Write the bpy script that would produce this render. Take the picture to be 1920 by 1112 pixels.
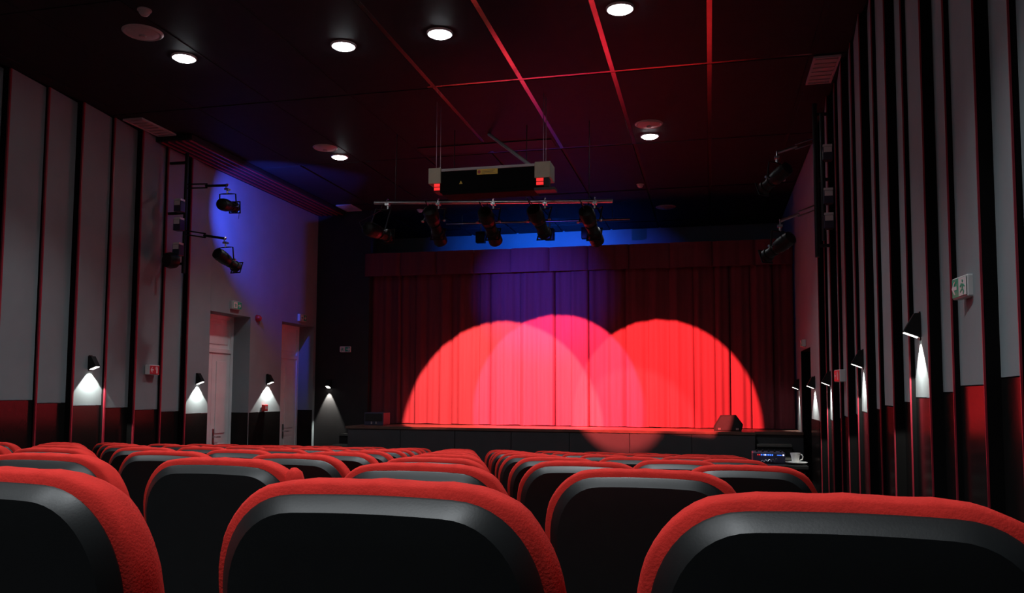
import bpy, bmesh, math, random
from mathutils import Vector, Matrix
random.seed(7)
for o in list(bpy.data.objects): bpy.data.objects.remove(o, do_unlink=True)
scene = bpy.context.scene
C = scene.collection
R = math.radians
CZ = 1.05                      # eye height above the floor where the camera stands

# ------------------------------------------------------------------ camera, world, exposure
cam_d = bpy.data.cameras.new('camera'); cam = bpy.data.objects.new('camera', cam_d); C.objects.link(cam)
scene.camera = cam
yaw, pitch, roll = 0.24106, 0.06994, 0.00571
cy_, sy_, cp_, sp_ = math.cos(yaw), math.sin(yaw), math.cos(pitch), math.sin(pitch)
fw = Vector((-sy_*cp_, cy_*cp_, sp_)); rt = Vector((cy_, sy_, 0)); up = rt.cross(fw)
r2 = rt*math.cos(roll) + up*math.sin(roll); u2 = up*math.cos(roll) - rt*math.sin(roll)
M = Matrix((r2, u2, -fw)).transposed().to_4x4(); M.translation = (0, 0, CZ)
cam.matrix_world = M
cam_d.sensor_fit = 'HORIZONTAL'; cam_d.sensor_width = 36.0
cam_d.lens = 1566.0/1920.0*36.0
cam_d.shift_x = (960-946)/1920.0
cam_d.shift_y = (628-556)/1920.0
cam_d.clip_start = 0.05; cam_d.clip_end = 100

w = bpy.data.worlds.new('world'); scene.world = w; w.use_nodes = True
w.node_tree.nodes['Background'].inputs[0].default_value = (0.5, 0.55, 0.65, 1)
w.node_tree.nodes['Background'].inputs[1].default_value = 0.0
scene.view_settings.view_transform = 'Standard'
scene.view_settings.look = 'None'
scene.view_settings.exposure = 0.0
scene.view_settings.gamma = 1.0
scene.view_settings.use_curve_mapping = False

DOWN_W = 165.0                 # each ceiling downlight
RED_W = 9000.0                 # each stage spot
BLUE_W = 1700.0
SCONCE_W = 48.0

# ------------------------------------------------------------------ materials
MATS = {}
def mat(name, col, rough=0.5, metal=0.0, var=0.0, scale=8.0, bump=0.0, bscale=60.0, spec=0.5, emit=None, estr=0.0, stretch=None, sheen=0.0):
    m = bpy.data.materials.new(name); m.use_nodes = True
    nt = m.node_tree; b = nt.nodes['Principled BSDF']
    b.inputs['Base Color'].default_value = (*col, 1)
    b.inputs['Roughness'].default_value = rough
    b.inputs['Metallic'].default_value = metal
    b.inputs['Specular IOR Level'].default_value = spec
    if sheen: b.inputs['Sheen Weight'].default_value = sheen
    if emit:
        b.inputs['Emission Color'].default_value = (*emit, 1); b.inputs['Emission Strength'].default_value = estr
    tc = None
    if var or bump:
        tc = nt.nodes.new('ShaderNodeTexCoord'); mp = nt.nodes.new('ShaderNodeMapping')
        nt.links.new(tc.outputs['Object'], mp.inputs[0])
        if stretch: mp.inputs['Scale'].default_value = stretch
    if var:
        n = nt.nodes.new('ShaderNodeTexNoise'); n.inputs['Scale'].default_value = scale; n.inputs['Detail'].default_value = 4
        nt.links.new(mp.outputs[0], n.inputs['Vector'])
        cr = nt.nodes.new('ShaderNodeValToRGB')
        cr.color_ramp.elements[0].position = 0.3; cr.color_ramp.elements[1].position = 0.7
        cr.color_ramp.elements[0].color = (*[c*(1-var) for c in col], 1)
        cr.color_ramp.elements[1].color = (*[min(1, c*(1+var)) for c in col], 1)
        nt.links.new(n.outputs['Fac'], cr.inputs[0]); nt.links.new(cr.outputs[0], b.inputs['Base Color'])
    if bump:
        n2 = nt.nodes.new('ShaderNodeTexNoise'); n2.inputs['Scale'].default_value = bscale; n2.inputs['Detail'].default_value = 3
        nt.links.new(mp.outputs[0], n2.inputs['Vector'])
        bp = nt.nodes.new('ShaderNodeBump'); bp.inputs['Strength'].default_value = bump; bp.inputs['Distance'].default_value = 0.01
        nt.links.new(n2.outputs['Fac'], bp.inputs['Height']); nt.links.new(bp.outputs[0], b.inputs['Normal'])
    MATS[name] = m
    return m
mat('wall_grey', (0.212, 0.258, 0.275), 0.8, var=0.05, scale=3, bump=0.08, bscale=150, spec=0.25)
mat('laminate', (0.009, 0.008, 0.008), 0.15, var=0.1, scale=5, spec=0.13)
mat('black_paint', (0.012, 0.012, 0.013), 0.7, var=0.15, scale=6, spec=0.3)
mat('matte_black', (0.004, 0.004, 0.0042), 0.85, var=0.15, scale=6, spec=0.08)
mat('edge_red', (0.27, 0.018, 0.034), 0.38, var=0.1, scale=20)
mat('wing_black', (0.020, 0.019, 0.020), 0.75, var=0.12, scale=4, spec=0.3)
mat('tile_black', (0.021, 0.021, 0.024), 0.6, var=0.12, scale=5, bump=0.03, bscale=200, spec=0.07)
mat('grid_metal', (0.30, 0.25, 0.25), 0.19, metal=0.95, var=0.12, scale=14)
mat('floor_dark', (0.02, 0.02, 0.022), 0.6, var=0.2, scale=6)
mat('stage_wood', (0.10, 0.05, 0.038), 0.35, var=0.25, scale=6, stretch=(1, 8, 1))
mat('tread_grey', (0.085, 0.088, 0.08), 0.6, var=0.15, scale=8)
mat('stage_front', (0.030, 0.030, 0.034), 0.6, var=0.1, scale=6)
mat('curtain_red', (0.14, 0.034, 0.046), 0.9, var=0.06, scale=6, stretch=(6, 1, 0.3), bump=0.12, bscale=90, spec=0.05)
mat('seat_red', (0.55, 0.028, 0.022), 0.9, var=0.10, scale=25, bump=0.15, bscale=260, spec=0.08)
mat('seat_black', (0.006, 0.007, 0.0075), 0.46, var=0.1, scale=30, bump=0.02, bscale=300, spec=0.42)
mat('door_white', (0.80, 0.81, 0.82), 0.5, var=0.06, scale=4)
mat('fixture_black', (0.008, 0.008, 0.008), 0.45, var=0.2, scale=20, spec=0.3)
mat('steel', (0.62, 0.62, 0.63), 0.28, metal=1.0, var=0.1, scale=20)
mat('white_plastic', (0.62, 0.62, 0.62), 0.5, var=0.04, scale=10)
mat('diffuser_white', (0.42, 0.40, 0.40), 0.55, var=0.08, scale=10)
mat('sign_green', (0.0, 0.34, 0.20), 0.4, var=0.05, scale=20)
mat('sign_red', (0.36, 0.02, 0.03), 0.4, var=0.05, scale=20)
mat('alarm_red', (0.5, 0.02, 0.02), 0.4, var=0.05, scale=20)
mat('beige', (0.46, 0.42, 0.30), 0.55, var=0.06, scale=14)
mat('label_yellow', (0.75, 0.50, 0.05), 0.5, var=0.06, scale=30)
mat('label_dark', (0.10, 0.05, 0.02), 0.5, var=0.1, scale=30)
mat('led_red', (0.4, 0.02, 0.02), 0.4, var=0.02, emit=(1, 0.03, 0.03), estr=0.9)
mat('led_blue', (0.05, 0.1, 0.5), 0.4, var=0.02, emit=(0.05, 0.18, 1), estr=2.5)
mat('led_white', (0.5, 0.5, 0.6), 0.4, var=0.02, emit=(0.7, 0.7, 1), estr=3.0)
mat('lamp_lens', (0.9, 0.9, 0.9), 0.4, var=0.01, emit=(0.90, 0.96, 1.0), estr=38.0)
mat('sconce_lens', (0.9, 0.9, 0.9), 0.4, var=0.01, emit=(1.0, 0.96, 0.88), estr=7.0)
mat('glass_dark', (0.03, 0.03, 0.05), 0.1, var=0.02, spec=0.6)
mat('mixer_body', (0.03, 0.03, 0.06), 0.4, var=0.1, scale=20)
mat('china', (0.75, 0.75, 0.73), 0.25, var=0.02, scale=8)

# ------------------------------------------------------------------ mesh helpers
class MB:
    def __init__(s): s.v = []; s.f = []
    def add(s, vs, fs):
        n = len(s.v); s.v += [tuple(v) for v in vs]; s.f += [tuple(i+n for i in f) for f in fs]; return s
    def box(s, x0, x1, y0, y1, z0, z1, T=None):
        vs = [Vector((x, y, z)) for z in (z0, z1) for y in (y0, y1) for x in (x0, x1)]
        if T is not None: vs = [T @ v for v in vs]
        return s.add(vs, [(0, 2, 3, 1), (4, 5, 7, 6), (0, 1, 5, 4), (2, 6, 7, 3), (0, 4, 6, 2), (1, 3, 7, 5)])
    def cbox(s, x0, x1, y0, y1, z0, z1, c=0.004, T=None):
        # box with chamfered edges
        bm = bmesh.new(); bmesh.ops.create_cube(bm, size=1.0)
        for v in bm.verts: v.co = Vector(((x0+x1)/2+v.co.x*(x1-x0), (y0+y1)/2+v.co.y*(y1-y0), (z0+z1)/2+v.co.z*(z1-z0)))
        bmesh.ops.bevel(bm, geom=bm.edges[:], offset=c, segments=2, affect='EDGES', profile=0.5)
        bm.verts.index_update()
        vs = [v.co.copy() for v in bm.verts]; fs = [[v.index for v in f.verts] for f in bm.faces]; bm.free()
        if T is not None: vs = [T @ v for v in vs]
        return s.add(vs, fs)
    def loft(s, rings, cap0=True, cap1=True, closed=True):
        n = len(rings[0]); vs = [v for r in rings for v in r]; fs = []
        for i in range(len(rings)-1):
            for j in range(n if closed else n-1):
                a, b = i*n+j, i*n+(j+1) % n
                fs.append((a, b, b+n, a+n))
        if cap0: fs.append(tuple(reversed(range(n))))
        if cap1: fs.append(tuple(range((len(rings)-1)*n, len(rings)*n)))
        return s.add(vs, fs)
    def tube(s, pts, r, n=8, caps=True):
        pts = [Vector(p) for p in pts]; rings = []
        rr = r if isinstance(r, (list, tuple)) else [r]*len(pts)
        prev = None
        for i, p in enumerate(pts):
            d = (pts[min(i+1, len(pts)-1)]-pts[max(i-1, 0)]).normalized()
            if prev is None:
                a = d.cross(Vector((0, 0, 1)))
                if a.length < 1e-3: a = d.cross(Vector((1, 0, 0)))
                a.normalize()
            else:
                a = (prev - d*prev.dot(d)).normalized()
            prev = a; b = d.cross(a)
            rings.append([p + (a*math.cos(2*math.pi*k/n)+b*math.sin(2*math.pi*k/n))*rr[i] for k in range(n)])
        return s.loft(rings, caps, caps)
    def lathe(s, prof, org=(0, 0, 0), axis=(0, 0, 1), n=20):
        # prof = [(distance along axis, radius)]
        ax = Vector(axis).normalized(); a = ax.cross(Vector((0, 0, 1)))
        if a.length < 1e-3: a = Vector((1, 0, 0))
        a.normalize(); b = ax.cross(a); o = Vector(org)
        return s.loft([[o+ax*h+(a*math.cos(2*math.pi*k/n)+b*math.sin(2*math.pi*k/n))*max(r, 1e-4) for k in range(n)] for h, r in prof])
    def prism(s, poly, fn0, fn1):
        # poly = 2d points, fn maps (u, v) to 3d for each end
        return s.loft([[Vector(fn0(*p)) for p in poly], [Vector(fn1(*p)) for p in poly]])
    def mesh(s, name, m, smooth=None):
        me = bpy.data.meshes.new(name); me.from_pydata(s.v, [], s.f)
        bm = bmesh.new(); bm.from_mesh(me); bmesh.ops.recalc_face_normals(bm, faces=bm.faces[:]); bm.to_mesh(me); bm.free()
        me.materials.append(MATS[m])
        if smooth:
            me.polygons.foreach_set('use_smooth', [True]*len(me.polygons)); me.set_sharp_from_angle(angle=R(smooth))
        me.update(); return me
    def build(s, name, m, parent=None, smooth=None, label=None):
        return link(name, s.mesh(name, m, smooth), parent, label)
def link(name, me, parent=None, label=None, loc=None):
    o = bpy.data.objects.new(name, me); C.objects.link(o)
    if parent: o.parent = parent
    if label: o['label'] = label
    if loc: o.location = loc
    return o
def thing(name, label, cat, loc=(0, 0, 0), group=None, rz=0):
    o = bpy.data.objects.new(name, None); C.objects.link(o); o.location = loc; o.rotation_euler[2] = rz
    o.empty_display_size = 0.1
    return tag(o, label, cat, group)
def tag(o, label, cat, group=None):
    o['label'] = label; o['category'] = cat
    if group: o['group'] = group
    return o
def struct(o, label=None):
    o['kind'] = 'structure'
    if label: o['label'] = label
    return o
def spot(name, loc, target, power, col, half, blend, size=0.03, parent=None):
    d = bpy.data.lights.new(name, 'SPOT'); d.energy = power; d.color = col
    d.spot_size = R(2*half); d.spot_blend = blend; d.shadow_soft_size = size
    o = bpy.data.objects.new(name, d); C.objects.link(o)
    o.location = loc; o.rotation_euler = (Vector(target)-Vector(loc)).to_track_quat('-Z', 'Y').to_euler()
    if parent:
        o.parent = parent; o.matrix_parent_inverse = (Matrix.Translation(parent.location) @ parent.rotation_euler.to_matrix().to_4x4()).inverted()
    return o

# ------------------------------------------------------------------ room shell
XL, XR = -6.75, 1.30
YB, YK, YW, YS, YE = -6.0, 10.25, 13.5, 12.5, 16.2
ZC = CZ + 3.2
RAKE = 0.064; YF = 10.3; FL = -RAKE*YF
def floor_z(y): return -RAKE*min(y, YF)
def bound_z(y): return floor_z(y) + 1.40          # where grey panel changes to dark laminate

m = MB()
prof = [(YB, floor_z(YB)), (YF, FL), (YE+0.3, FL), (YE+0.3, FL-0.3), (YF, FL-0.3), (YB, floor_z(YB)-0.3)]
m.prism(prof, lambda y, z: (XL-0.5, y, z), lambda y, z: (XR+0.4, y, z))
struct(m.build('floor', 'floor_dark'), 'dark raked auditorium floor falling towards the stage')

m = MB(); m.box(XL-0.5, XR+0.4, YB, YE+0.3, ZC+0.02, ZC+0.2)
ceiling = struct(m.build('ceiling', 'black_paint'), 'black panelled ceiling with shiny metal strips')
GX = [0.03 + 0.936*i for i in range(-7, 2)]
GY = [8.13 + 2.46*i for i in range(-5, 4)]
xs = [XL+0.0] + GX + [XR]; ys = [YB] + GY + [YE]
for i in range(len(xs)-1):
    for j in range(len(ys)-1):
        a, b, c, d = xs[i], xs[i+1], ys[j], ys[j+1]
        if b-a < 0.06 or d-c < 0.06: continue
        m = MB(); m.cbox(a+0.024, b-0.024, c+0.028, d-0.028, ZC, ZC+0.03, 0.003)
        m.build('ceiling_tile', 'tile_black', ceiling)
for x in GX:
    for j in range(len(ys)-1):
        if ys[j] > 10.5: continue
        m = MB(); m.box(x-0.022, x+0.022, ys[j]+0.026, ys[j+1]-0.026, ZC+0.004, ZC+0.025); m.build('ceiling_strip', 'grid_metal' if -3.0 < x < 0.5 else 'tile_black', ceiling)
for y in [g for g in GY if g < 10.7]:
    for xa, xb, mm in ((XL, -2.85, 'tile_black'), (-2.85, 0.97, 'grid_metal'), (0.97, XR, 'tile_black')):
        m = MB(); m.box(xa, xb, y-0.024, y+0.024, ZC+0.006, ZC+0.025); m.build('ceiling_strip', mm, ceiling)
m = MB(); m.box(-3.68, -1.9, 10.14, 10.46, ZC-0.012, ZC+0.004)
m.build('ceiling_slot', 'black_paint', ceiling, label='black slot in the ceiling above the hanging projector lift')
# shallow rails that run along the left wall under the ceiling
m = MB(); m.cbox(XL+0.004, -6.22, 8.96, 13.46, ZC-0.07, ZC-0.001, 0.008)
sof = struct(m.build('trim_1', 'black_paint'), 'dark ridged soffit along the ceiling above the left wall')
for xa in (-6.66, -6.56, -6.46, -6.36, -6.26):
    m = MB(); m.cbox(xa-0.012, xa+0.012, 8.98, 13.44, ZC-0.085, ZC-0.069, 0.003); m.build('ridge', 'edge_red', sof)

# walls: solid backs
m = MB(); m.box(XL-0.5, XL-0.09, YB, 10.27, floor_z(YB)*0-0.9, ZC+0.02)
D1 = (10.28, 11.33, CZ+1.13); D2 = (12.29, 13.42, CZ+1.15)
m.box(XL-0.5, XL, D1[1], D2[0], FL-0.1, ZC+0.02)
m.box(XL-0.5, XL, D2[1], YW+0.2, FL-0.1, ZC+0.02)
m.box(XL-0.5, XL, 10.27, D1[1], D1[2], ZC+0.02)
m.box(XL-0.5, XL, D2[0], D2[1], D2[2], ZC+0.02)
m.box(XL-0.5, XL, YW+0.2, YE+0.3, FL-0.1, ZC+0.02)
wall_left = struct(m.build('wall_left', 'wall_grey'), 'grey left auditorium wall with tall ribbed panels and two doorways')
m = MB()
D3 = (11.72, 12.92, CZ+0.64)
m.box(XR+0.06, XR+0.4, YB, 10.9, -0.9, ZC+0.02)
m.box(XR, XR+0.4, 10.9, D3[0], FL-0.1, ZC+0.02)
m.box(XR, XR+0.4, D3[1], YE+0.3, FL-0.1, ZC+0.02)
m.box(XR, XR+0.4, D3[0], D3[1], D3[2], ZC+0.02)
wall_right = struct(m.build('wall_right', 'wall_grey'), 'grey right auditorium wall with tall ribbed panels')
m = MB(); m.box(XL-0.5, XR+0.4, YB-0.2, YB, -0.6, ZC+0.02); struct(m.build('wall_back', 'wing_black'), 'dark wall behind the audience')
m = MB(); m.box(XL-0.5, XR+0.4, YE, YE+0.2, FL, ZC+0.02); struct(m.build('wall_stage', 'wall_grey'), 'wall behind the stage curtain, lit blue near the ceiling')
m = MB(); m.box(XL, -5.75, YW, YW+0.12, FL-0.02, ZC); struct(m.build('wall_front', 'wing_black'), 'black wing wall left of the stage curtain')

# sawtooth panels: each has a grey upper board, a dark lower board, a black side cheek and a red edge strip
def saw_panel(side, y0, y1, xn, xf, wall):
    s = side                       # +1 right wall, -1 left wall; x grows into the wall
    bz0 = bz1 = bound_z((y0+y1)/2)     # each board is cut level, so the boundary steps down the hall
    zf0, zf1 = floor_z(y0), floor_z(y1)
    zt = ZC-0.005
    th = 0.03
    e = 0.008 if s > 0 else 0.020
    ft = 0.007 if s > 0 else 0.016
    def board(a0, a1, b0, b1, name, mt):
        q = MB()
        P = [(xn, y0+e), (xf, y1), (xf+th*s, y1), (xn+th*s, y0+e)]
        q.loft([[Vector((x, y, a0 if k in (0, 3) else a1)) for k, (x, y) in enumerate(P)],
                [Vector((x, y, b0 if k in (0, 3) else b1)) for k, (x, y) in enumerate(P)]])
        q.build(name, mt, wall)
    board(bz0, bz1, zt, zt, 'wall_panel', 'wall_grey')
    board(zf0, zf1, bz0-0.006, bz1-0.006, 'lower_panel', 'laminate')
    q = MB(); q.loft([[Vector(p) for p in ((xn-0.002*s, y0, z), (xn-0.002*s, y0+e-0.001, z), (xn+ft*s, y0+e-0.001, z), (xn+ft*s, y0, z))] for z in (zf0, zt)])
    q.build('edge_strip', 'edge_red', wall)
    q = MB(); q.loft([[Vector(p) for p in ((xn+(ft+0.0005)*s, y0+0.001, z), (xn+(ft+0.0005)*s, y0+e-0.001, z), (xn+0.14*s, y0+e-0.001, z), (xn+0.14*s, y0+0.001, z))] for z in (zf0, zt)])
    q.build('side_cheek', 'matte_black', wall)
n = 0
for k in range(-5, 7):
    y = 4.315 + k
    saw_panel(1, y, y+0.595, 1.242, 1.297, wall_right)
    if k < 6: saw_panel(1, y+0.595, y+1.0, 1.264, 1.312, wall_right)
for k in range(-8, 3):
    y = 7.68 + 1.005*k
    saw_panel(-1, y, y+0.53 if k < 2 else 10.279, -6.70, -6.765 if k < 2 else -6.751, wall_left)
    if k < 2: saw_panel(-1, y+0.53, y+1.005, -6.725, -6.785, wall_left)
# lower laminate on the flat wall parts and in the door reveals
zb = FL+1.40
for (x0, x1, y0, y1, w_) in ((XL-0.004, XL+0.006, D1[1]+0.02, D2[0]-0.004, wall_left), (XL-0.30, XL-0.002, D1[1]-0.006, D1[1]+0.004, wall_left),
                             (XL-0.30, XL-0.002, D2[1]-0.006, D2[1]+0.004, wall_left), (XR-0.006, XR+0.004, 10.92, D3[0]-0.005, wall_right)):
    q = MB(); q.box(x0, x1, y0, y1, FL, zb); q.build('lower_panel', 'laminate', w_)

# doors
def panel_door(name, y0, y1, ztop, x, label, m_):
    d = struct(MB().box(x-0.04, x, y0, y1, FL, ztop).build(name, m_), label)
    ym = (y0+y1)/2; zt = FL + 2.28
    q = MB()
    q.box(x, x+0.03, y0, y0+0.06, FL, ztop).box(x, x+0.03, y1-0.06, y1, FL, ztop).box(x, x+0.03, y0+0.06, y1-0.06, ztop-0.06, ztop)
    q.build('door_frame', m_, d)
    MB().cbox(x, x+0.035, y0+0.06, y1-0.06, zt, zt+0.07, 0.006).build('transom_rail', m_, d)
    MB().cbox(x, x+0.012, y0+0.12, y1-0.12, zt+0.13, ztop-0.12, 0.005).build('transom_panel', m_, d)
    for (a, b) in ((y0+0.065, ym-0.003), (ym+0.003, y1-0.065)):
        lf = MB().box(x, x+0.015, a, b, FL+0.01, zt-0.006).build('door_leaf', m_, d)
        for (z0, z1) in ((FL+0.18, FL+0.95), (FL+1.1, zt-0.12)):
            MB().cbox(x+0.015, x+0.028, a+0.10, b-0.10, z0, z1, 0.006).build('door_panel', m_, lf)
    h = MB(); h.tube([(x+0.02, ym+0.07, FL+1.05), (x+0.07, ym+0.07, FL+1.05), (x+0.07, ym+0.18, FL+1.05)], 0.01, 8)
    h.box(x+0.015, x+0.024, ym+0.045, ym+0.095, FL+0.93, FL+1.17)
    h.build('door_handle', 'steel', d, 40)
panel_door('door_1', D1[0], D1[1], D1[2], XL-0.31, 'tall pale double door with a transom, nearer one in the left wall', 'door_white')
panel_door('door_2', D2[0], D2[1], D2[2], XL-0.31, 'tall pale double door with a transom, beside the black wing wall', 'door_white')
d = struct(MB().box(XR+0.22, XR+0.26, D3[0], D3[1], FL, D3[2]).build('door_3', 'black_paint'), 'black door set back in the right wall near the stage')
MB().cbox(XR+0.20, XR+0.22, D3[0]+0.05, (D3[0]+D3[1])/2-0.01, FL+0.02, D3[2]-0.04, 0.005).build('door_leaf', 'black_paint', d)
MB().cbox(XR+0.20, XR+0.22, (D3[0]+D3[1])/2+0.01, D3[1]-0.05, FL+0.02, D3[2]-0.04, 0.005).build('door_leaf', 'black_paint', d)

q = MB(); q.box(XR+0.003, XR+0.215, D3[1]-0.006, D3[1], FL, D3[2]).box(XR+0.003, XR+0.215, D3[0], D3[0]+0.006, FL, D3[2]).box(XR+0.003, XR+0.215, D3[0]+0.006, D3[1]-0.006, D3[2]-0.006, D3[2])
q.build('black_reveal', 'matte_black', d)  # black sheets added over the grey jambs to keep the doorway dark
# ------------------------------------------------------------------ stage
ZS = CZ-0.535
m = MB()
m.box(-5.67, 0.62, YS+0.03, YE, FL, ZS-0.04); m.box(0.62, XR, YS+0.28, YE, FL, ZS-0.04)
stage = struct(m.build('stage_platform', 'stage_front'), 'raised stage with a dark front and reddish wooden edge')
y0 = YS
for k in range(9):
    ya, yb = YS + k*0.41, YS + (k+1)*0.41
    MB().box(-5.70, 0.62 if k == 0 else XR, ya+0.002, min(yb, YE)-0.002, ZS-0.04, ZS).build('stage_board', 'stage_wood', stage)
MB().box(0.622, XR, YS+0.25, YS+0.41, ZS-0.0395, ZS).build('stage_board', 'stage_wood', stage)
for k in range(7):   # vertical joints of the stage front panels
    x = -5.66 + k*0.9
    MB().cbox(x, min(x+0.892, 0.62), YS+0.012, YS+0.03, FL+0.02, ZS-0.045, 0.003).build('front_panel', 'stage_front', stage)
def stairs(name, label, x0, x1, yback, nst):
    t = thing(name, label, 'stairs', ((x0+x1)/2, yback, FL)); hw = (x1-x0)/2
    rise = (ZS-FL)/(nst+1)
    for k in range(nst):
        z = rise*(nst-k); ya = -(k+1)*0.24
        MB().cbox(-hw, hw, ya-0.02, ya+0.24, z-0.035, z, 0.004).build('tread', 'tread_grey', t)
        MB().box(-hw+0.02, hw-0.02, ya, ya+0.02, z-rise, z-0.035).build('riser', 'black_paint', t)
    for s in (-1, 1):
        P = [(0, 0)] + [p for k in range(nst) for p in ((-k*0.24, rise*(nst-k)-0.036), (-(k+1)*0.24, rise*(nst-k)-0.036))] + [(-nst*0.24, 0)]
        q = MB(); xa = s*(hw-0.005); xb = s*(hw-0.019)
        q.prism(P, lambda y, z: (xa, y, z), lambda y, z: (xb, y, z)); q.build('stringer', 'black_paint', t)
    return t
stairs('stage_stairs', 'dark wooden steps up to the right end of the stage', 0.64, 1.12, YS+0.275, 6)
stairs('stage_stairs', 'dark wooden steps at the left end of the stage by the wing wall', -6.15, -5.72, YW-0.02, 6)

# curtains
def fold_y(x, z, seed):
    return (0.022*math.sin(x*13+seed) + 0.016*math.sin(x*29+seed*2.1+0.25*z) + 0.010*math.sin(x*53+seed*0.7) + 0.008*math.sin(3.1*x+1.3*z+seed))
def cloth(x0, x1, z0, z1, yb, seed, amp=1.0, nz=12, thick=0.008, hem=0.0):
    nx = max(6, int((x1-x0)/0.018)); q = MB(); vs = []; fs = []
    for side in (0, 1):
        for j in range(nz+1):
            t = j/nz; z = z0+(z1-z0)*t
            for i in range(nx+1):
                u = i/nx; x = x0+(x1-x0)*u
                edge = 0.05*(math.exp(-u*(x1-x0)/0.03)+math.exp(-(1-u)*(x1-x0)/0.03))
                y = yb + amp*fold_y(x, z, seed)*(0.75+0.35*(1-t)) + edge
                zz = z + (hem*math.sin(x*9+seed) if j == 0 else 0)
                vs.append((x, y+side*thick, zz))
    N = (nx+1)*(nz+1)
    for j in range(nz):
        for i in range(nx):
            a = j*(nx+1)+i
            fs.append((a, a+1, a+nx+2, a+nx+1)); fs.append((N+a+1, N+a, N+a+nx+1, N+a+nx+2))
    for j in range(nz):
        a = j*(nx+1); b = a+nx
        fs.append((a, a+nx+1, N+a+nx+1, N+a)); fs.append((b+nx+1, b, N+b, N+b+nx+1))
    for i in range(nx):
        a = i; b = nz*(nx+1)+i
        fs.append((a+1, a, N+a, N+a+1)); fs.append((b, b+1, N+b+1, N+b))
    return q.add(vs, fs)
ZV = CZ+2.42
YCUR = 13.64
left_t = thing('stage_curtain', 'left half of the red stage curtain, hanging left of the centre slit', 'curtain', (-3.9, YCUR, ZS))
right_t = thing('stage_curtain', 'right half of the red stage curtain, hanging right of the centre slit', 'curtain', (-0.4, YCUR, ZS))
lx = [-5.86, -5.22, -4.95, -4.30, -3.78, -3.62, -3.08, -2.50, -2.20]
rx = [-2.215, -1.93, -1.31, -0.95, -0.62, -0.24, 0.10, 0.30, 0.62, 0.95, 1.26]
for tt, xx in ((left_t, lx), (right_t, rx)):
    for i in range(len(xx)-1):
        q = cloth(xx[i]-0.012, xx[i+1]+0.012, ZS+0.012, ZV-0.07, YCUR+0.014*(i % 2)-(0.06 if tt is right_t else 0), i*1.7+len(xx), 0.85, hem=0.004)
        q.v = [(x-tt.location.x, y-tt.location.y, z-tt.location.z) for x, y, z in q.v]
        q.build('curtain_panel', 'curtain_red', tt, 60)
val = thing('curtain_valance', 'red pelmet of flat hanging pieces along the top of the curtain', 'valance', (-2.3, 13.48, CZ+2.02))
x = -5.84; k = 0
while x < 1.2:
    x1 = min(x+0.655, 1.26)
    q = cloth(x-0.010, x1+0.010, CZ+2.02, ZV, 13.46+0.014*(k % 2), k*2.3, 0.22, nz=6)
    q.v = [(a+2.3, b-13.48, c-CZ-2.02) for a, b, c in q.v]
    q.build('valance_piece', 'curtain_red', val, 60); x = x1; k += 1
q = MB(); q.tube([(-5.86+2.3, 0.15, 0.37), (1.26+2.3, 0.15, 0.37)], 0.02, 10); q.build('curtain_rail', 'fixture_black', val, 40)

# ------------------------------------------------------------------ seats
def seat_ring(inset, y, hw=0.240, top=1.0, zb=0.47, rx=0.125, rz=0.155, wrinkle=0.0):
    pts = []; w_ = hw-inset; t = top-inset; rx_ = max(rx-inset*0.6, 0.02); rz_ = max(rz-inset*0.6, 0.02)
    wb = w_+0.004
    prof = [(-wb+0.03, zb+inset), (-wb, zb+inset+0.03), (-wb, zb+0.15), (-w_-0.002, 0.5*(zb+0.15+t-rz_)), ]
    for k in range(13):
        a = k/12*math.pi/2
        prof.append((-w_+rx_-rx_*math.cos(a)**0.9, t-rz_+rz_*math.sin(a)**0.9))
    for k in range(1, 6): prof.append(((-w_+rx_)*(1-k/6*1.0), t))
    full = prof + [(0.0, t)] + [(-a, b) for a, b in reversed(prof)]
    out = []
    for i, (px, pz) in enumerate(full):
        crown = 0.012*(1-(px/hw)**2) - 0.012
        yy = y - (pz-0.47)*math.tan(R(12)) + 0.113
        wz = wrinkle*(math.sin(px*70+1)+0.6*math.sin(px*131+2)) if pz > top-0.12 else wrinkle*0.8*math.sin(pz*90)
        out.append(Vector((px + (wz if abs(px) > hw-0.06 else 0), yy, pz+(crown if pz > 0.8 else 0) + (wz if pz > top-0.06 else 0))))
    return out
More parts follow.
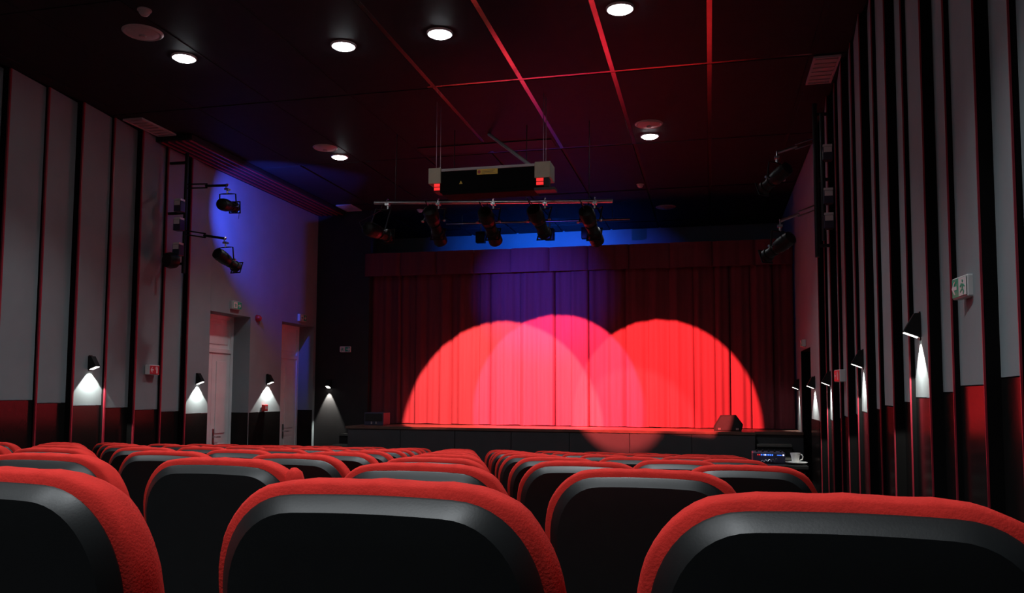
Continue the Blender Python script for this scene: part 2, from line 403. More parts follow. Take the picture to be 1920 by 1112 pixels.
def seat_meshes():
    ms = {}
    q = MB(); q.loft([seat_ring(0.030, 0.000), seat_ring(0.006, 0.004, wrinkle=0.0006), seat_ring(0.0, 0.016, wrinkle=0.0011), seat_ring(0.0, 0.050, wrinkle=0.0008), seat_ring(0.010, 0.078, wrinkle=0.0006), seat_ring(0.035, 0.095), seat_ring(0.09, 0.100)])
    ms['back_cushion'] = q.mesh('back_cushion', 'seat_red', 75)
    q = MB(); q.loft([seat_ring(0.019, 0.004), seat_ring(0.016, -0.002), seat_ring(0.018, -0.006), seat_ring(0.037, -0.027), seat_ring(0.06, -0.029), seat_ring(0.09, -0.030)])
    ms['back_shell'] = q.mesh('back_shell', 'seat_black', 30)
    q = MB()
    q.loft([[Vector((sx*x, y, z)) for sx, x, y, z in ((-1, a, b, c), (1, a, b, c), (1, a, b+0.10, c+0.01), (-1, a, b+0.10, c+0.01))] for a, b, c in ((0.20, 0.14, 0.40), (0.215, 0.145, 0.43), (0.215, 0.175, 0.63), (0.20, 0.18, 0.66))])
    ms['seat_cushion'] = q.mesh('seat_cushion', 'seat_red', 50)
    q = MB(); q.cbox(-0.0145, 0.0145, -0.01, 0.36, 0.60, 0.64, 0.006); ms['armrest'] = q.mesh('armrest', 'seat_black', 40)
    q = MB(); q.cbox(-0.012, 0.012, 0.08, 0.30, 0.03, 0.60, 0.006); q.cbox(-0.0145, 0.0145, 0.02, 0.36, -0.015, 0.03, 0.006); ms['leg'] = q.mesh('leg', 'seat_black', 40)
    q = MB(); q.tube([(-0.235, 0.19, 0.36), (0.235, 0.19, 0.36)], 0.016, 8); ms['cross_bar'] = q.mesh('cross_bar', 'fixture_black', 40)
    return ms
SM = seat_meshes()
ORD = ['first', 'second', 'third', 'fourth', 'fifth', 'sixth', 'seventh', 'eighth', 'ninth', 'tenth', 'eleventh', 'twelfth']
special = {(1, 0): 'large red and black seat back in the right foreground, cut by the frame', (1, 1): 'large red and black seat back in the centre foreground', (1, 2): 'large red and black seat back in the bottom left corner',
           (2, 0): 'red-rimmed black seat directly behind the gap right of the centre foreground seat', (3, 0): 'red-rimmed black seat at the aisle end nearest the right wall, third row away'}
def add_seat(row, k, x, y):
    lab = special.get((row, k), 'red-topped black theatre seat, %s row away from the viewer, %s from the right-hand end' % (ORD[row-1], ORD[k]))
    t = thing('theatre_seat', lab, 'seat', (x, y, floor_z(y)), 'red theatre seats in staggered rows')
    for nme in ('back_shell', 'back_cushion', 'seat_cushion', 'cross_bar'): link(nme, SM[nme], t)
    for s in (-1, 1):
        link('armrest', SM['armrest'], t, loc=(s*0.262, 0, 0)); link('leg', SM['leg'], t, loc=(s*0.262, 0, 0))
    return t
for row in range(1, 11):
    y = 1.0 + 0.957*(row-1)
    for k in range(11):
        x = (0.116 if row % 2 else -0.150) - 0.555*k
        if row == 1: x = (0.148, -0.420, -1.026, -1.58)[min(k, 3)] - 0.555*max(0, k-3)
        if x < -5.5 or x < -1.12*y-0.3: continue
        t = add_seat(row, k, x, y)
        if (row, k) == (2, 2):
            q = MB(); q.loft([[Vector((0.212+a*sc, 0.03+b*sc, c)) for a, b in ((-0.016, -0.012), (0.004, -0.022), (0.024, 0.0), (0.012, 0.03), (-0.012, 0.03))] for c, sc in ((0.84, 1.1), (0.90, 1.35), (0.94, 1.25), (0.968, 0.9), (0.980, 0.3))])
            q.build('fabric_fold', 'seat_red', t, 60, 'loose fold of red cover fabric at the corner')

# ------------------------------------------------------------------ ceiling downlights, diffusers, vents
def downlight(x, y, label, k=1.0):
    t = thing('ceiling_downlight', label, 'downlight', (x, y, ZC), 'round ceiling downlights')
    q = MB(); q.lathe([(-0.014, 0.092), (-0.018, 0.108), (-0.006, 0.118), (0.001, 0.118)], n=28); q.build('trim_ring', 'white_plastic', t, 40)
    q = MB(); q.lathe([(-0.034, 0.03), (-0.033, 0.06), (-0.029, 0.082), (-0.021, 0.0905), (-0.013, 0.0915)], n=28); q.build('lens', 'lamp_lens', t, 60)
    spot('downlight_beam', (x, y, ZC-0.085), (x, y, 0), DOWN_W*k, (0.90, 0.96, 1.0), 56, 1.0, 0.08, t)
spots_ = [(-4.86, 6.84, 'bright round downlight nearest the left wall beside the round air diffuser'),
          (-3.25, 6.93, 'bright round downlight, second from the left in the near row'),
          (-2.30, 6.88, 'bright round downlight at the top, left of the slanting red ceiling strips'),
          (-0.69, 6.76, 'bright round downlight at the top edge between two red ceiling strips'),
          (-0.69, 10.285, 'bright round downlight just under the air diffuser right of the projector lift'),
          (-4.85, 10.285, 'small bright downlight near the blue-lit part of the ceiling')]
for x, y, l in spots_: downlight(x, y, l)
for y, lr in ((3.42, 'above the middle seat rows'), (-0.02, 'above the viewer')):
    for x, lc in ((-4.86, 'nearest the left wall'), (-2.30, 'in the middle'), (-0.69, 'nearest the right wall')): downlight(x, y, 'round ceiling downlight %s, %s of its row' % (lr, lc), 2.0 if x > -1 else 1.3)

def diffuser(x, y, r, label):
    t = thing('air_diffuser', label, 'air vent', (x, y, ZC), 'round ceiling air diffusers')
    q = MB(); q.lathe([(-0.010, r*0.80), (-0.016, r*0.9), (-0.004, r), (0.001, r)], n=36); q.build('outer_ring', 'diffuser_white', t, 40)
    q = MB(); q.lathe([(-0.030, r*0.10), (-0.028, r*0.55), (-0.012, r*0.78), (-0.004, r*0.79)], n=36); q.build('cone', 'diffuser_white', t, 40)
    q = MB(); q.lathe([(-0.048, 0.004), (-0.046, r*0.16), (-0.031, r*0.18)], n=20); q.build('centre_cap', 'diffuser_white', t, 40)
diffuser(-4.885, 6.27, 0.175, 'round ceiling air diffuser at the top left')
diffuser(-4.86, 9.87, 0.16, 'round ceiling air diffuser behind the small downlight on the left')
diffuser(-0.67, 9.83, 0.165, 'round ceiling air diffuser beside the downlight right of the projector lift')
diffuser(-0.70, 14.35, 0.17, 'farthest round ceiling air diffuser, dim red above the right of the stage')
def sensor(x, y, label, m_='white_plastic'):
    t = thing('smoke_detector', label, 'detector', (x, y, ZC), 'ceiling smoke detectors')
    q = MB(); q.lathe([(-0.012, 0.05), (-0.010, 0.058), (0.001, 0.058)], n=20); q.build('base', m_, t, 40)
    q = MB(); q.lathe([(-0.055, 0.006), (-0.05, 0.028), (-0.030, 0.044), (-0.012, 0.046)], n=20); q.build('dome', m_, t, 60)
sensor(-4.58, 5.89, 'small round smoke detector at the top left edge above the diffuser', 'diffuser_white')
sensor(-4.89, 13.65, 'tiny pale detector on the ceiling left above the stage lights')
sensor(-1.0, 12.7, 'tiny detector on the dark ceiling right of the stage lights', 'diffuser_white')
def vent(x0, x1, y0, y1, label):
    cx, cy = (x0+x1)/2, (y0+y1)/2; a, b = (x1-x0)/2, (y1-y0)/2
    t = thing('ceiling_vent', label, 'air vent', (cx, cy, ZC), 'rectangular ceiling vents')
    MB().box(-a+0.02, a-0.02, -b+0.02, b-0.02, -0.006, 0.0).build('backing', 'diffuser_white', t)
    q = MB(); q.box(-a, a, -b, -b+0.02, -0.02, 0).box(-a, a, b-0.02, b, -0.02, 0).box(-a, -a+0.02, -b+0.02, b-0.02, -0.02, 0).box(a-0.02, a, -b+0.02, b-0.02, -0.02, 0)
    q.build('frame', 'diffuser_white', t)
    for k in range(6):
        y = -b+0.03+(2*b-0.06)*(k+0.5)/6
        MB().box(-a+0.02, a-0.02, y-0.02, y+0.02, -0.014, -0.008).build('slat', 'diffuser_white', t)
vent(0.99, 1.235, 8.18, 8.88, 'square reddish vent in the ceiling beside the right wall')
vent(-6.68, -6.42, 8.28, 8.93, 'dim vent in the ceiling beside the left wall panels')
vent(-6.18, -5.9, 13.0, 13.45, 'small vent at the ceiling corner above the far left door')

# ------------------------------------------------------------------ wall sconces
def sconce(x, y, z, nx, ny, label, half=50, power=None, blend=0.12):
    # n = outward wall normal
    t = thing('wall_sconce', label, 'wall lamp', (x, y, z), 'black wall lamps throwing light downwards', math.atan2(ny, nx)-math.pi/2)
    # local: +y is out of the wall, x along the wall
    T = Matrix.Identity(4)
    q = MB(); P = [(0.0, -0.075), (0.012, -0.075), (0.10, -0.04), (0.035, 0.075), (0.0, 0.075)]
    q.prism(P, lambda a, b: (-0.042, a, b), lambda a, b: (0.042, a, b)); q.build('body', 'fixture_black', t)
    MB().cbox(-0.03, 0.03, 0.0, 0.008, -0.09, 0.085, 0.002).build('back_plate', 'fixture_black', t)
    q = MB(); q.add([(-0.03, 0.018, -0.0765), (0.03, 0.018, -0.0765), (0.03, 0.095, -0.0455), (-0.03, 0.095, -0.0455), (-0.03, 0.018, -0.0735), (0.03, 0.018, -0.0735), (0.03, 0.095, -0.0425), (-0.03, 0.095, -0.0425)],
                    [(0, 1, 2, 3), (4, 7, 6, 5), (0, 4, 5, 1), (1, 5, 6, 2), (2, 6, 7, 3), (3, 7, 4, 0)]); q.build('lens', 'sconce_lens', t)
    nl = Vector((nx, ny, 0)).normalized(); p = Vector((x, y, z)) + nl*0.055 + Vector((0, 0, -0.082))
    spot('sconce_beam', p, p + Vector((0, 0, -1)) - nl*0.10, power or SCONCE_W, (1.0, 0.96, 0.87), half, blend, 0.008, t)
def lx_(y, y0): return -6.70 - (y-y0)/0.53*0.065
sconce(lx_(7.95, 7.68)+0.0, 7.97, CZ+0.315, 1, 0.12, 'black wall lamp on the left wall, nearest the viewer')
sconce(lx_(9.97, 9.69)+0.0, 9.98, CZ+0.175, 1, 0.12, 'black wall lamp on the left wall just before the first door')
sconce(XL+0.001, 11.87, CZ+0.20, 1, 0, 'black wall lamp between the two pale doors')
sconce(-6.47, YW-0.001, CZ+0.15, 0, -1, 'wall lamp on the black wing wall left of the stage', 27, 90, 0.4)
for (y, z, l) in ((5.63, 0.435, 'black wall lamp on the right wall, nearest the viewer, below the green exit sign'), (7.62, 0.31, 'black wall lamp on the right wall, second from the viewer'),
                  (9.62, 0.18, 'black wall lamp on the right wall, third from the viewer')):
    yn = 4.315 + math.floor(y-4.315); sconce(1.242+(y-yn)/0.595*0.055, y, CZ+z, -1, 0.09, l)
sconce(XR-0.001, 11.30, CZ+0.16, -1, 0, 'far wall lamp just before the black door in the right wall')
sconce(XR-0.001, 13.25, CZ+0.16, -1, 0, 'farthest wall lamp on the right, next to the curtain', 24, 40, 0.4)

# ------------------------------------------------------------------ signs, alarm, call point
def sign(x, y, z, nx, ny, label, cat, face_m, kind, flip=False, w_=0.23, h_=0.12, d_=0.05, tilt=0):
    t = thing('exit_sign' if kind == 'exit' else 'fire_sign', label, cat, (x, y, z), None, math.atan2(ny, nx)-math.pi/2)
    MB().cbox(-w_/2, w_/2, 0.0, d_, -h_/2, h_/2, 0.006).build('housing', 'white_plastic', t)
    f = MB().box(-w_/2+0.008, w_/2-0.008, d_, d_+0.003, -h_/2+0.008, h_/2-0.008).build('face', face_m, t)
    s = -1 if flip else 1
    y_ = d_+0.0035
    def flat(poly, name, m_='white_plastic'):
        q = MB(); pts = [(s*a, b) for a, b in poly]
        q.prism(pts, lambda a, b: (a, y_, b), lambda a, b: (a, y_+0.0015, b)); q.build(name, m_, f)
    # arrow on one half
    flat([(-0.095, 0.0), (-0.062, 0.032), (-0.048, 0.032), (-0.068, 0.009), (-0.028, 0.009), (-0.028, -0.009), (-0.068, -0.009), (-0.048, -0.032), (-0.062, -0.032)], 'arrow')
    if kind == 'exit':
        flat([(0.0, -0.045), (0.0, 0.045), (0.098, 0.045), (0.098, -0.045)], 'door_symbol')
        y_ += 0.002
        for poly in ([(0.046, 0.026), (0.054, 0.034), (0.062, 0.026), (0.054, 0.018)], [(0.036, 0.016), (0.064, 0.012), (0.060, -0.012), (0.044, -0.010)],
                     [(0.036, 0.016), (0.020, 0.002), (0.024, -0.004), (0.042, 0.008)], [(0.064, 0.012), (0.082, 0.000), (0.080, -0.006), (0.060, 0.002)],
                     [(0.044, -0.010), (0.020, -0.022), (0.022, -0.030), (0.056, -0.016)], [(0.060, -0.012), (0.072, -0.026), (0.064, -0.042), (0.056, -0.040), (0.060, -0.028), (0.050, -0.014)]):
            flat(poly, 'running_figure', face_m)
    else:
        flat([(0.035, -0.042), (0.035, 0.018), (0.044, 0.028), (0.056, 0.028), (0.065, 0.018), (0.065, -0.042)], 'extinguisher_symbol')
        flat([(0.018, 0.030), (0.020, 0.040), (0.060, 0.040), (0.060, 0.031), (0.028, 0.031), (0.020, 0.000), (0.012, 0.002)], 'hose_symbol')
sign(1.242+(4.61-4.315)/0.595*0.055, 4.60, CZ+0.545, -1, -0.08, 'green and white running-man exit sign on the right wall near the viewer', 'exit sign', 'sign_green', 'exit', flip=True, w_=0.20, h_=0.11, d_=0.045)
sign(1.242+0.035, 8.72, CZ+0.19, -1, -0.08, 'small red fire sign on the right wall between two wall lamps', 'fire sign', 'sign_red', 'fire', flip=True, d_=0.07)
sign(-6.73, 9.0, CZ+0.265, 1, 0.12, 'small red and white fire sign on the left wall panels', 'fire sign', 'sign_red', 'fire', flip=True, d_=0.06)
sign(XL+0.001, 10.87, CZ+1.26, 1, 0, 'exit sign above the nearer pale door', 'exit sign', 'sign_green', 'exit')
sign(XL+0.001, 12.92, CZ+1.26, 1, 0, 'exit sign above the farther pale door', 'exit sign', 'sign_green', 'exit')
sign(-6.165, YW-0.001, CZ+0.752, 0, -1, 'dim exit sign on the black wing wall', 'exit sign', 'sign_green', 'exit', w_=0.19, h_=0.10)
sign(XR-0.001, 12.33, CZ+0.72, -1, 0, 'tiny exit sign above the black door on the right', 'exit sign', 'sign_green', 'exit', h_=0.10, d_=0.05)
t = thing('fire_alarm', 'small red alarm sounder on the wall between the doors', 'alarm', (XL, 11.51, CZ+1.13))
q = MB(); q.lathe([(0.0, 0.045), (0.02, 0.05), (0.05, 0.045), (0.075, 0.02), (0.078, 0.005)], axis=(1, 0, 0), n=20); q.build('sounder', 'alarm_red', t, 50)
q = MB(); q.lathe([(0.0, 0.055), (0.008, 0.055)], axis=(1, 0, 0), n=20); q.build('base', 'alarm_red', t, 40)
t = thing('call_point', 'small red call point below the wall lamp between the doors', 'alarm', (XL+0.006, 11.76, CZ-0.245))
MB().cbox(0, 0.05, -0.055, 0.055, -0.05, 0.05, 0.006).build('box', 'alarm_red', t)
MB().box(0.05, 0.053, -0.03, 0.03, -0.02, 0.025).build('glass', 'white_plastic', t)

# ------------------------------------------------------------------ stage lights
def profile_light(name, label, clamp, apex, aim, col=None, power=0, half=20, blend=0.08, group=None, L=0.46, rad=0.085, drop=None, tail=True, cut=None, soft=0.0015):
    clamp = Vector(clamp); apex = Vector(apex); aim = Vector(aim).normalized()
    t = thing(name, label, 'stage light', clamp, group)
    ap = apex-clamp; back = ap-aim*L
    q = MB(); q.lathe([(0.0, rad*0.55), (0.02, rad*0.95), (0.05, rad), (0.07, rad*1.06), (0.09, rad*1.0), (0.11, rad*1.06), (0.13, rad), (0.15, rad*1.06), (0.17, rad), (0.22, rad*0.95), (0.24, rad*0.75)], back, aim, 20)
    q.build('lamp_housing', 'fixture_black', t, 35)
    q = MB(); q.lathe([(0.23, rad*0.72), (0.26, rad*0.74), (0.265, rad*0.84), (0.29, rad*0.84), (0.295, rad*0.74), (L-0.07, rad*0.78), (L-0.06, rad*0.95), (L-0.012, rad*0.97), (L-0.012, rad*0.85), (L-0.03, rad*0.82)], back, aim, 20)
    q.build('lens_barrel', 'fixture_black', t, 35)
    q = MB(); q.lathe([(L-0.034, rad*0.80), (L-0.026, rad*0.5), (L-0.023, 0.004)], back, aim, 20); q.build('lens', 'glass_dark', t, 50)
    # gel frame
    side = aim.cross(Vector((0, 0, 1))).normalized(); upv = side.cross(aim)
    Tm = Matrix((side, aim, upv)).transposed().to_4x4(); Tm.translation = back
    f = MB(); r_ = rad*1.05; y0 = L-0.010; y1 = L-0.002
    f.box(-r_, r_, y0, y1, r_*0.82, r_, Tm).box(-r_, r_, y0, y1, -r_, -r_*0.82, Tm).box(-r_, -r_*0.82, y0, y1, -r_*0.82, r_*0.82, Tm).box(r_*0.82, r_, y0, y1, -r_*0.82, r_*0.82, Tm)
    f.build('gel_frame', 'fixture_black', t)
    # yoke from pivot on the housing up to the clamp
    piv = back+aim*0.21
    topy = Vector((0, 0, -0.09)) if drop is None else Vector((0, 0, -drop))
    q = MB()
    for s in (-1, 1):
        q.tube([piv+side*s*(rad+0.005), piv+side*s*(rad+0.035), Vector((piv.x, piv.y, topy.z))*0.4+Vector((topy.x, topy.y, topy.z))*0.6+side*s*(rad+0.03), topy+side*s*0.05, topy+side*s*0.0], 0.009, 6)
    q.build('yoke', 'fixture_black', t, 40)
    q = MB(); q.tube([topy, (0, 0, -0.02)], 0.012, 8); q.box(-0.025, 0.025, -0.035, 0.035, -0.045, -0.022); q.tube([(0, -0.032, -0.04), (0, -0.034, 0.012), (0, -0.018, 0.033), (0, 0.012, 0.034)], 0.008, 6)
    q.build('hook_clamp', 'steel', t, 40)
    for s in (-1, 1):
        q = MB(); q.lathe([(0.0, 0.012), (0.012, 0.016), (0.03, 0.014), (0.032, 0.004)], piv+side*s*(rad+0.035), side*s, 10); q.build('tilt_knob', 'steel', t, 40)
    if tail:
        q = MB(); q.tube([back+Vector((0, 0, 0.0)), back-aim*0.06+Vector((0, 0, -0.03)), back-aim*0.07+Vector((-0.04, 0, 0.06)), Vector((-0.09, 0, -0.10)), Vector((-0.07, 0.0, -0.012))], 0.006, 6); q.build('power_cable', 'fixture_black', t, 60)
    if cut is not None:
        # bottom shutter blade: its upper edge lies on the ray towards the stage edge
        hd = Vector((aim.x, aim.y, 0)).normalized(); ray = Vector((hd.x*math.cos(cut), hd.y*math.cos(cut), math.sin(cut))); sd = hd.cross(Vector((0, 0, 1))); dn = ray.cross(sd)
        if dn.z > 0: dn = -dn
        p0 = ap + ray*0.09; q = MB(); c4 = (p0-sd*0.062, p0+sd*0.062, p0+sd*0.045+dn*0.05, p0-sd*0.045+dn*0.05)
        q.loft([list(c4), [p+ray*0.002 for p in c4]])
        q.build('shutter_blade', 'fixture_black', t)
        q = MB(); q.lathe([(L-0.02, rad*0.99), (L+0.13, rad*0.99), (L+0.13, rad*0.95), (L-0.02, rad*0.95)], back, aim, 24); q.v = q.v; q.f = q.f[:-2]
        q.build('blade_shroud', 'fixture_black', t, 40)  # tube added to hide the brightly lit blade from view
    if power:
        spot(name+'_beam', apex, apex+aim*2, power, col, half, blend, soft, t)
    return t
# front batten over the hall
bz = CZ+2.285
tb = thing('lighting_batten', 'horizontal steel lighting pipe carrying five black stage lights', 'pipe', (-2.54, 9.5, bz))
q = MB(); q.tube([(-1.46, 0, 0.055), (1.475, 0, -0.07)], 0.022, 12); q.build('pipe', 'steel', tb, 40)
for xx in (-1.2, -0.45, 0.45, 1.2):
    q = MB(); q.tube([(xx, 0.03, -0.04*xx), (xx, 0.06, ZC-bz)], 0.005, 6); q.build('hanger_cable', 'fixture_black', tb, 40)
RC = (1.0, 0.19, 0.15)
sa = [((-3.825), None, (-3.84, 9.6, 1.93), (0.255, 0.965, -0.06), (0.06, 0.08, 1.0), BLUE_W, 17.5, 1.0, 'black stage light at the left end of the hall lighting pipe'),
      ((-3.17), -0.6885, (-3.199, 9.6, 1.929), (-0.039, 0.863, -0.504), RC, RED_W, 20.7, 0.11, 'black stage light second from the left on the hall lighting pipe'),
      ((-2.482), -0.6828, (-2.506, 9.6, 1.901), (0.011, 0.898, -0.439), (1.0, 0.09, 0.20), RED_W*0.9, 18.1, 0.11, 'black stage light in the middle of the hall lighting pipe'),
      ((-1.855), None, (-1.873, 9.6, 1.876), (0.151, 0.841, -0.5195), (1.0, 0.09, 0.08), RED_W*0.5, 12.6, 0.35, 'black stage light second from the right on the hall lighting pipe'),
      ((-1.271), -0.6727, (-1.285, 9.6, 1.852), (0.115, 0.882, -0.456), (1.0, 0.09, 0.08), RED_W*0.85, 18.3, 0.11, 'black stage light at the right end of the hall lighting pipe')]
for x, ct, ap, aim, col, pw, hf, bl, lab in sa:
    profile_light('stage_spotlight', lab, (x, 9.5, bz - (x+2.54)*0.0427), (ap[0], ap[1], ap[2]+CZ), aim, col, pw, hf, bl, 'stage lights on the hall pipe', cut=ct)
# pipe over the stage with small fixtures
bz2 = CZ+3.02
tb2 = thing('lighting_batten', 'short lighting pipe above the stage, glinting blue', 'pipe', (-3.0, 14.25, bz2))
q = MB(); q.tube([(-1.6, 0, 0.03), (1.7, 0, -0.03)], 0.022, 12); q.build('pipe', 'steel', tb2, 40)
for xx in (-1.3, 1.4):
    q = MB(); q.tube([(xx, 0, 0), (xx, 0, ZC-bz2)], 0.008, 6); q.build('hanger_rod', 'steel', tb2, 40)
for i, (x, lab) in enumerate(((-3.95, 'small dark stage light over the curtain, left of the gap'), (-2.70, 'small dark stage light over the curtain, in the middle of the blue strip'), (-2.05, 'small dark stage light over the curtain, right end of the blue strip'))):
    t = thing('stage_flood', lab, 'stage light', (x, 14.25, bz2), 'small flood lights above the stage')
    q = MB(); q.tube([(0, 0, -0.02), (0, 0, -0.14)], 0.012, 8); q.build('hanger', 'steel', t, 40)
    q = MB(); q.cbox(-0.085, 0.085, -0.06, 0.06, -0.34, -0.14, 0.012); q.build('housing', 'fixture_black', t, 40)
    MB().box(-0.07, 0.07, 0.06, 0.064, -0.32, -0.16).build('lens', 'glass_dark', t)
    spot('flood_beam', (x, 14.25+0.09, bz2-0.24), (x-0.1, YE, CZ+2.75), (130, 230, 40)[i], (0.01, 0.13, 1.0), 42, 0.9, 0.05, t)

# lighting poles on both side walls
def side_pole(sgn, x, y, z0, z1, wallx, label):
    t = thing('lighting_pole', label, 'pole', (x, y, z0))
    q = MB(); q.tube([(0, 0, 0), (0, 0, z1-z0)], 0.024, 12); q.build('pipe', 'fixture_black', t, 40)
    for z in (0.12, (z1-z0)*0.5, z1-z0-0.12):
        q = MB(); q.box(min(0, wallx-x), max(0, wallx-x), -0.015, 0.015, z-0.015, z+0.015); q.build('wall_bracket', 'fixture_black', t)
    return t
pl = side_pole(-1, -6.48, 9.25, CZ+1.50, CZ+3.05, -6.72, 'black vertical lighting pole on the left wall')
pr = side_pole(1, 1.115, 9.25, CZ+1.45, CZ+3.1, 1.25, 'black vertical lighting pole on the right wall')
def socket_box(par, x, y, z, ang=0):
    b = MB().cbox(x-0.05, x+0.05, y-0.05, y+0.05, z-0.09, z+0.05, 0.006).build('socket_box', 'mixer_body', par)
    MB().box(x-0.045, x+0.045, y-0.045, y+0.045, z+0.051, z+0.075).build('socket_label', 'white_plastic', b)
    MB().box(x-0.04, x+0.04, y-0.054, y-0.0505, z-0.01, z+0.045).build('label_plate', 'white_plastic', b)
for z in (0.86, 0.62, 0.30): socket_box(pl, -0.03, -0.08, z)
q = MB(); q.lathe([(0, 0.04), (0.03, 0.09), (0.10, 0.105), (0.16, 0.09), (0.17, 0.02)], (-0.02, -0.10, 0.14), (-0.3, -1, -0.05), 20); q.build('speaker_horn', 'fixture_black', pl, 40)
for z in (1.08, 0.62, 0.36): socket_box(pr, 0.10, -0.13, z)
q = MB(); q.tube([(0.05, -0.13, 0.15), (0.05, -0.13, 1.5)], 0.018, 8); q.build('socket_bar', 'fixture_black', pr, 40)
def arm_light(par, base, tip, aim, label, col=None, power=0, half=15, blend=0.5, blocker=False):
    b = Vector(base); e = Vector(tip); o = par.location
    d = (e-b)
    q = MB()
    for dz in (0.025, -0.025): q.tube([b-o+Vector((0, 0, dz)), b-o+d*0.5+Vector((0, 0, dz))], 0.009, 6)
    q.tube([b-o+d*0.45, e-o], 0.016, 8)
    q.build('boom_arm', 'steel' if par is pr else 'fixture_black', par, 40)
    aim = Vector(aim).normalized()
    fx = profile_light('stage_spotlight', label, e-Vector((0, 0, 0.02)), e+Vector((0, 0, -0.26))+aim*0.24, aim, col, power, half, blend, 'stage lights on the side wall poles', L=0.42, rad=0.075, tail=False)
    if blocker:   # leaf added on the stage side to keep the beam off the wing wall
        a = e+Vector((0, 0, -0.26))+aim*0.24-fx.location
        q = MB(); P = [(0.060, 0.0), (-0.032, 0.14), (-0.029, 0.1415), (0.063, 0.0015)]
        q.prism(P, lambda u, v: (a.x+u, a.y+v, a.z-0.12), lambda u, v: (a.x+u, a.y+v, a.z+0.022)); q.build('beam_blocker', 'black_paint', fx)
arm_light(pl, (-6.46, 9.25, CZ+2.62), (-5.93, 9.32, CZ+2.62), (-0.14, 1.0, 0.12), 'upper black stage light on the left wall pole', (0.04, 0.09, 1.0), 280, 46, 0.6, True)
arm_light(pl, (-6.46, 9.25, CZ+2.02), (-5.92, 9.30, CZ+1.93), (0.15, 1.0, -0.36), 'lower black stage light on the left wall pole')
arm_light(pr, (1.10, 9.25, CZ+2.70), (0.72, 9.20, CZ+2.58), (-0.62, 0.70, -0.40), 'upper black stage light on the right wall pole')
arm_light(pr, (1.10, 9.25, CZ+1.98), (0.74, 9.20, CZ+1.84), (-0.62, 0.70, -0.40), 'lower black stage light on the right wall pole')

# ------------------------------------------------------------------ hanging screen / projector lift unit
px, py, pz = -2.275, 8.5, CZ+2.17
t = thing('projector_lift', 'long black hanging unit with pale end caps and a yellow warning label', 'projector unit', (px, py, pz))
MB().cbox(-0.56, 0.52, 0.02, 0.28, 0.0, 0.25, 0.015).build('body', 'matte_black', t)
MB().cbox(-0.54, 0.53, 0.012, 0.05, 0.232, 0.262, 0.004).build('top_rail', 'diffuser_white', t)
MB().cbox(-0.52, 0.50, 0.0, 0.26, -0.03, 0.005, 0.006).build('bottom_rail', 'matte_black', t)
for s, (a, b) in ((-1, (-0.68, -0.54)), (1, (0.50, 0.67))):
    c = MB().cbox(a, b, 0.0, 0.26, 0.10, 0.275, 0.006).build('end_cap', 'beige', t, label='pale beige end cap')
    la, lb = (b-0.075, b-0.01) if s < 0 else (a+0.02, a+0.095)
    for z in (0.085, 0.045): MB().box(la, lb, 0.003, 0.012, z-0.018, z+0.012).build('indicator_light', 'led_red', c)
    MB().cbox(la-0.005, lb+0.005, 0.012, 0.2, 0.015, 0.10, 0.003).build('light_housing', 'fixture_black', c)
    for yy in (0.06, 0.20):
        q = MB(); q.tube([((a+b)/2, yy, 0.27), ((a+b)/2, yy, ZC-pz)], 0.004, 6); q.build('threaded_rod', 'steel', t, 40)
MB().cbox(0.50, 0.72, -0.01, 0.14, -0.035, -0.005, 0.003).build('mount_plate', 'stage_front', t)
MB().cbox(0.60, 0.655, -0.004, 0.10, -0.005, 0.10, 0.006).build('mount_post', 'fixture_black', t)
q = MB(); q.tube([(0.45, 0.15, 0.26), (-0.35, 1.3, ZC-pz)], 0.02, 6); q.build('diagonal_strut', 'diffuser_white', t, 40)
y = MB().box(-0.135, 0.095, 0.014, 0.0195, 0.175, 0.235).build('warning_label', 'label_yellow', t, label='yellow warning label')
q = MB(); q.lathe([(0.0, 0.018), (0.001, 0.018)], (-0.110, 0.0138, 0.205), (0, -1, 0), 14); q.build('label_symbol', 'sign_red', y)
for k in range(3): MB().box(-0.08, (0.07, 0.05, 0.065)[k], 0.0128, 0.0138, 0.188+0.014*k, 0.192+0.014*k).build('label_print', 'label_dark', y)
q = MB(); q.prism([(-0.335, 0.085), (-0.295, 0.085), (-0.315, 0.122)], lambda a, b: (a, 0.0195, b), lambda a, b: (a, 0.017, b)); q.build('warning_triangle', 'label_yellow', t)

# ------------------------------------------------------------------ stage monitors
def monitor(name, x, y, label, w_=0.42, h_=0.24, flip=1):
    t = thing(name, label, 'speaker', (x, y, ZS))
    P = [(-0.48, 0.0), (-0.50, 0.28), (-0.26, 0.98), (0.26, 1.0), (0.50, 0.42), (0.44, 0.0)]
    P = [(a*w_*flip, b*h_) for a, b in P]
    q = MB(); q.loft([[Vector((a, 0.0, b)) for a, b in P], [Vector((a*0.96, 0.28, b*0.96)) for a, b in P]]); q.build('cabinet', 'fixture_black', t)
    q = MB(); q.loft([[Vector((a*0.86, -0.008, 0.016+b*0.86)) for a, b in P], [Vector((a*0.86, 0.002, 0.016+b*0.86)) for a, b in P]]); q.build('grille', 'black_paint', t)
    for s in (-1, 1): MB().box(s*w_*0.30-0.02, s*w_*0.30+0.02, -0.012, -0.008, 0.02, 0.05).build('badge', 'steel', t)
monitor('stage_monitor', 0.255, 12.72, 'black wedge floor monitor at the right of the stage')
t = thing('stage_monitor', 'dark box speaker at the left end of the stage', 'speaker', (-5.38, 12.9, ZS))
MB().cbox(-0.17, 0.17, 0, 0.3, 0, 0.21, 0.01).build('cabinet', 'mixer_body', t)
MB().cbox(-0.15, 0.15, -0.008, 0.004, 0.07, 0.19, 0.003).build('grille', 'black_paint', t)
for xx in (-0.05, 0.03): MB().box(xx, xx+0.025, -0.004, 0.0, 0.02, 0.06).build('socket', 'steel', t)

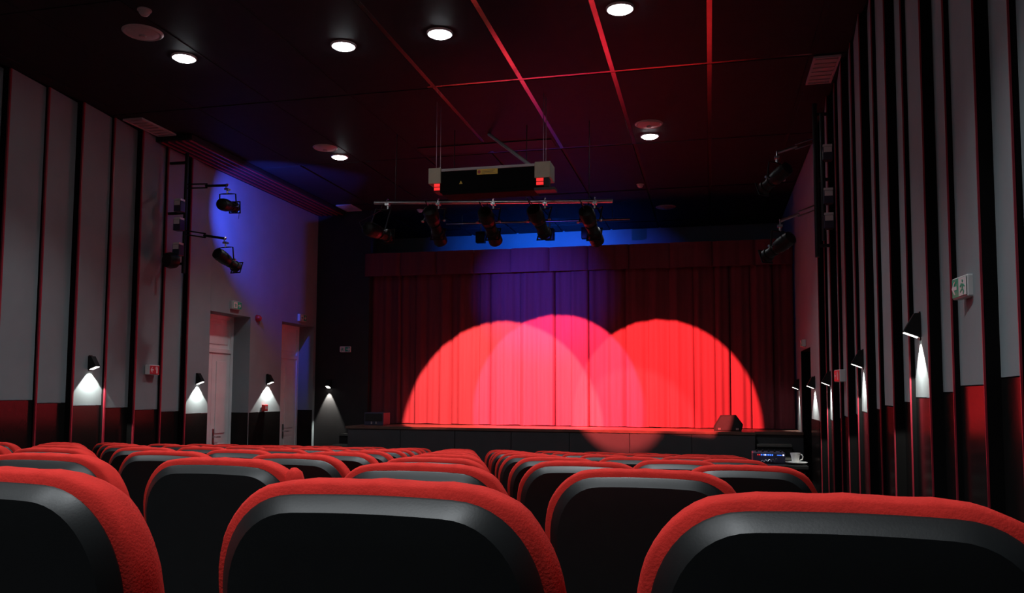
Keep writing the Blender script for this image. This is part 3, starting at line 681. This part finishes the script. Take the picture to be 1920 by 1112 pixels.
# ------------------------------------------------------------------ sound desk in the right aisle
ty = 6.18; tz = CZ-0.474; fz = floor_z(ty)
t = thing('side_table', 'small black table by the right wall carrying a mixer and a cup', 'table', (0.475, ty, fz))
H = tz-fz
MB().cbox(-0.19, 0.16, -0.22, 0.22, H-0.025, H, 0.004).build('table_top', 'fixture_black', t)
MB().cbox(-0.16, 0.14, -0.19, 0.19, H-0.14, H-0.12, 0.004).build('shelf', 'fixture_black', t)
for a in (-0.15, 0.13):
    for b in (-0.17, 0.17): q = MB(); q.tube([(a, b, 0.012*(1 if b < 0 else -0.8)), (a, b, H-0.024)], 0.014, 8); q.build('leg', 'fixture_black', t, 40)
t = thing('audio_mixer', 'dark blue audio mixer with a row of glowing blue lights', 'mixer', (0.415, ty, tz))
MB().cbox(-0.13, 0.085, -0.08, 0.12, 0.0, 0.075, 0.006).build('case', 'mixer_body', t)
for k in range(9):
    x = -0.10+k*0.012
    MB().box(x, x+0.007, -0.083, -0.0795, 0.055, 0.064).build('indicator_light', 'led_red' if k < 2 else ('led_white' if k == 4 else 'led_blue'), t)
MB().box(0.068, 0.076, -0.083, -0.0795, 0.055, 0.064).build('indicator_light', 'led_white', t)
MB().box(0.03, 0.06, -0.083, -0.0795, 0.057, 0.060).build('indicator_light', 'led_blue', t)
for k in range(5):
    q = MB(); q.lathe([(0, 0.008), (0.012, 0.007), (0.014, 0.002)], (-0.10+0.04*k, 0.0, 0.075), (0, 0, 1), 10); q.build('knob', 'fixture_black', t, 40)
q = MB(); q.tube([(-0.08+0.004*k, -0.10-0.01*math.sin(k*1.3), 0.012+0.022*abs(math.sin(k*0.55))*(0.4+k/40)) for k in range(28)], 0.003, 6)
tag(q.build('audio_cable', 'steel', None, 60), 'thin silvery cable lying in front of the mixer', 'cable').location = (0.415, ty, tz)
t = thing('saucer', 'white saucer under the cup on the small black table', 'saucer', (0.57, ty-0.10, tz))
q = MB(); q.lathe([(0.0, 0.035), (0.004, 0.045), (0.014, 0.072), (0.017, 0.073), (0.010, 0.05), (0.006, 0.03), (0.005, 0.002)], n=28); q.build('dish', 'china', t, 50)
t = thing('coffee_cup', 'white coffee cup standing on its saucer', 'cup', (0.563, ty-0.10, tz+0.006))
q = MB(); q.lathe([(0.0, 0.022), (0.004, 0.026), (0.02, 0.030), (0.055, 0.036), (0.078, 0.043), (0.078, 0.040), (0.055, 0.033), (0.02, 0.026), (0.008, 0.018)], n=24); q.v = [(a*0.8, b*0.8, c*0.92) for a, b, c in q.v]; q.build('bowl', 'china', t, 50)
q = MB(); q.tube([(0.034, 0, 0.066), (0.052, 0, 0.068), (0.062, 0, 0.052), (0.056, 0, 0.032), (0.031, 0, 0.022)], 0.005, 8); q.v = [(a*0.8, b*0.8, c*0.92) for a, b, c in q.v]; q.build('handle', 'china', t, 60)
t = thing('charger_box', 'small grey adapter lying on the shelf of the side table', 'adapter', (0.54, ty-0.14, tz-0.12))
MB().cbox(-0.03, 0.03, -0.03, 0.03, 0.0, 0.022, 0.005).build('case', 'diffuser_white', t)
q = MB(); q.tube([(-0.03, 0, 0.01), (-0.07, 0.01, 0.006), (-0.11, -0.02, 0.006)], 0.003, 6); q.build('lead', 'fixture_black', t, 40)
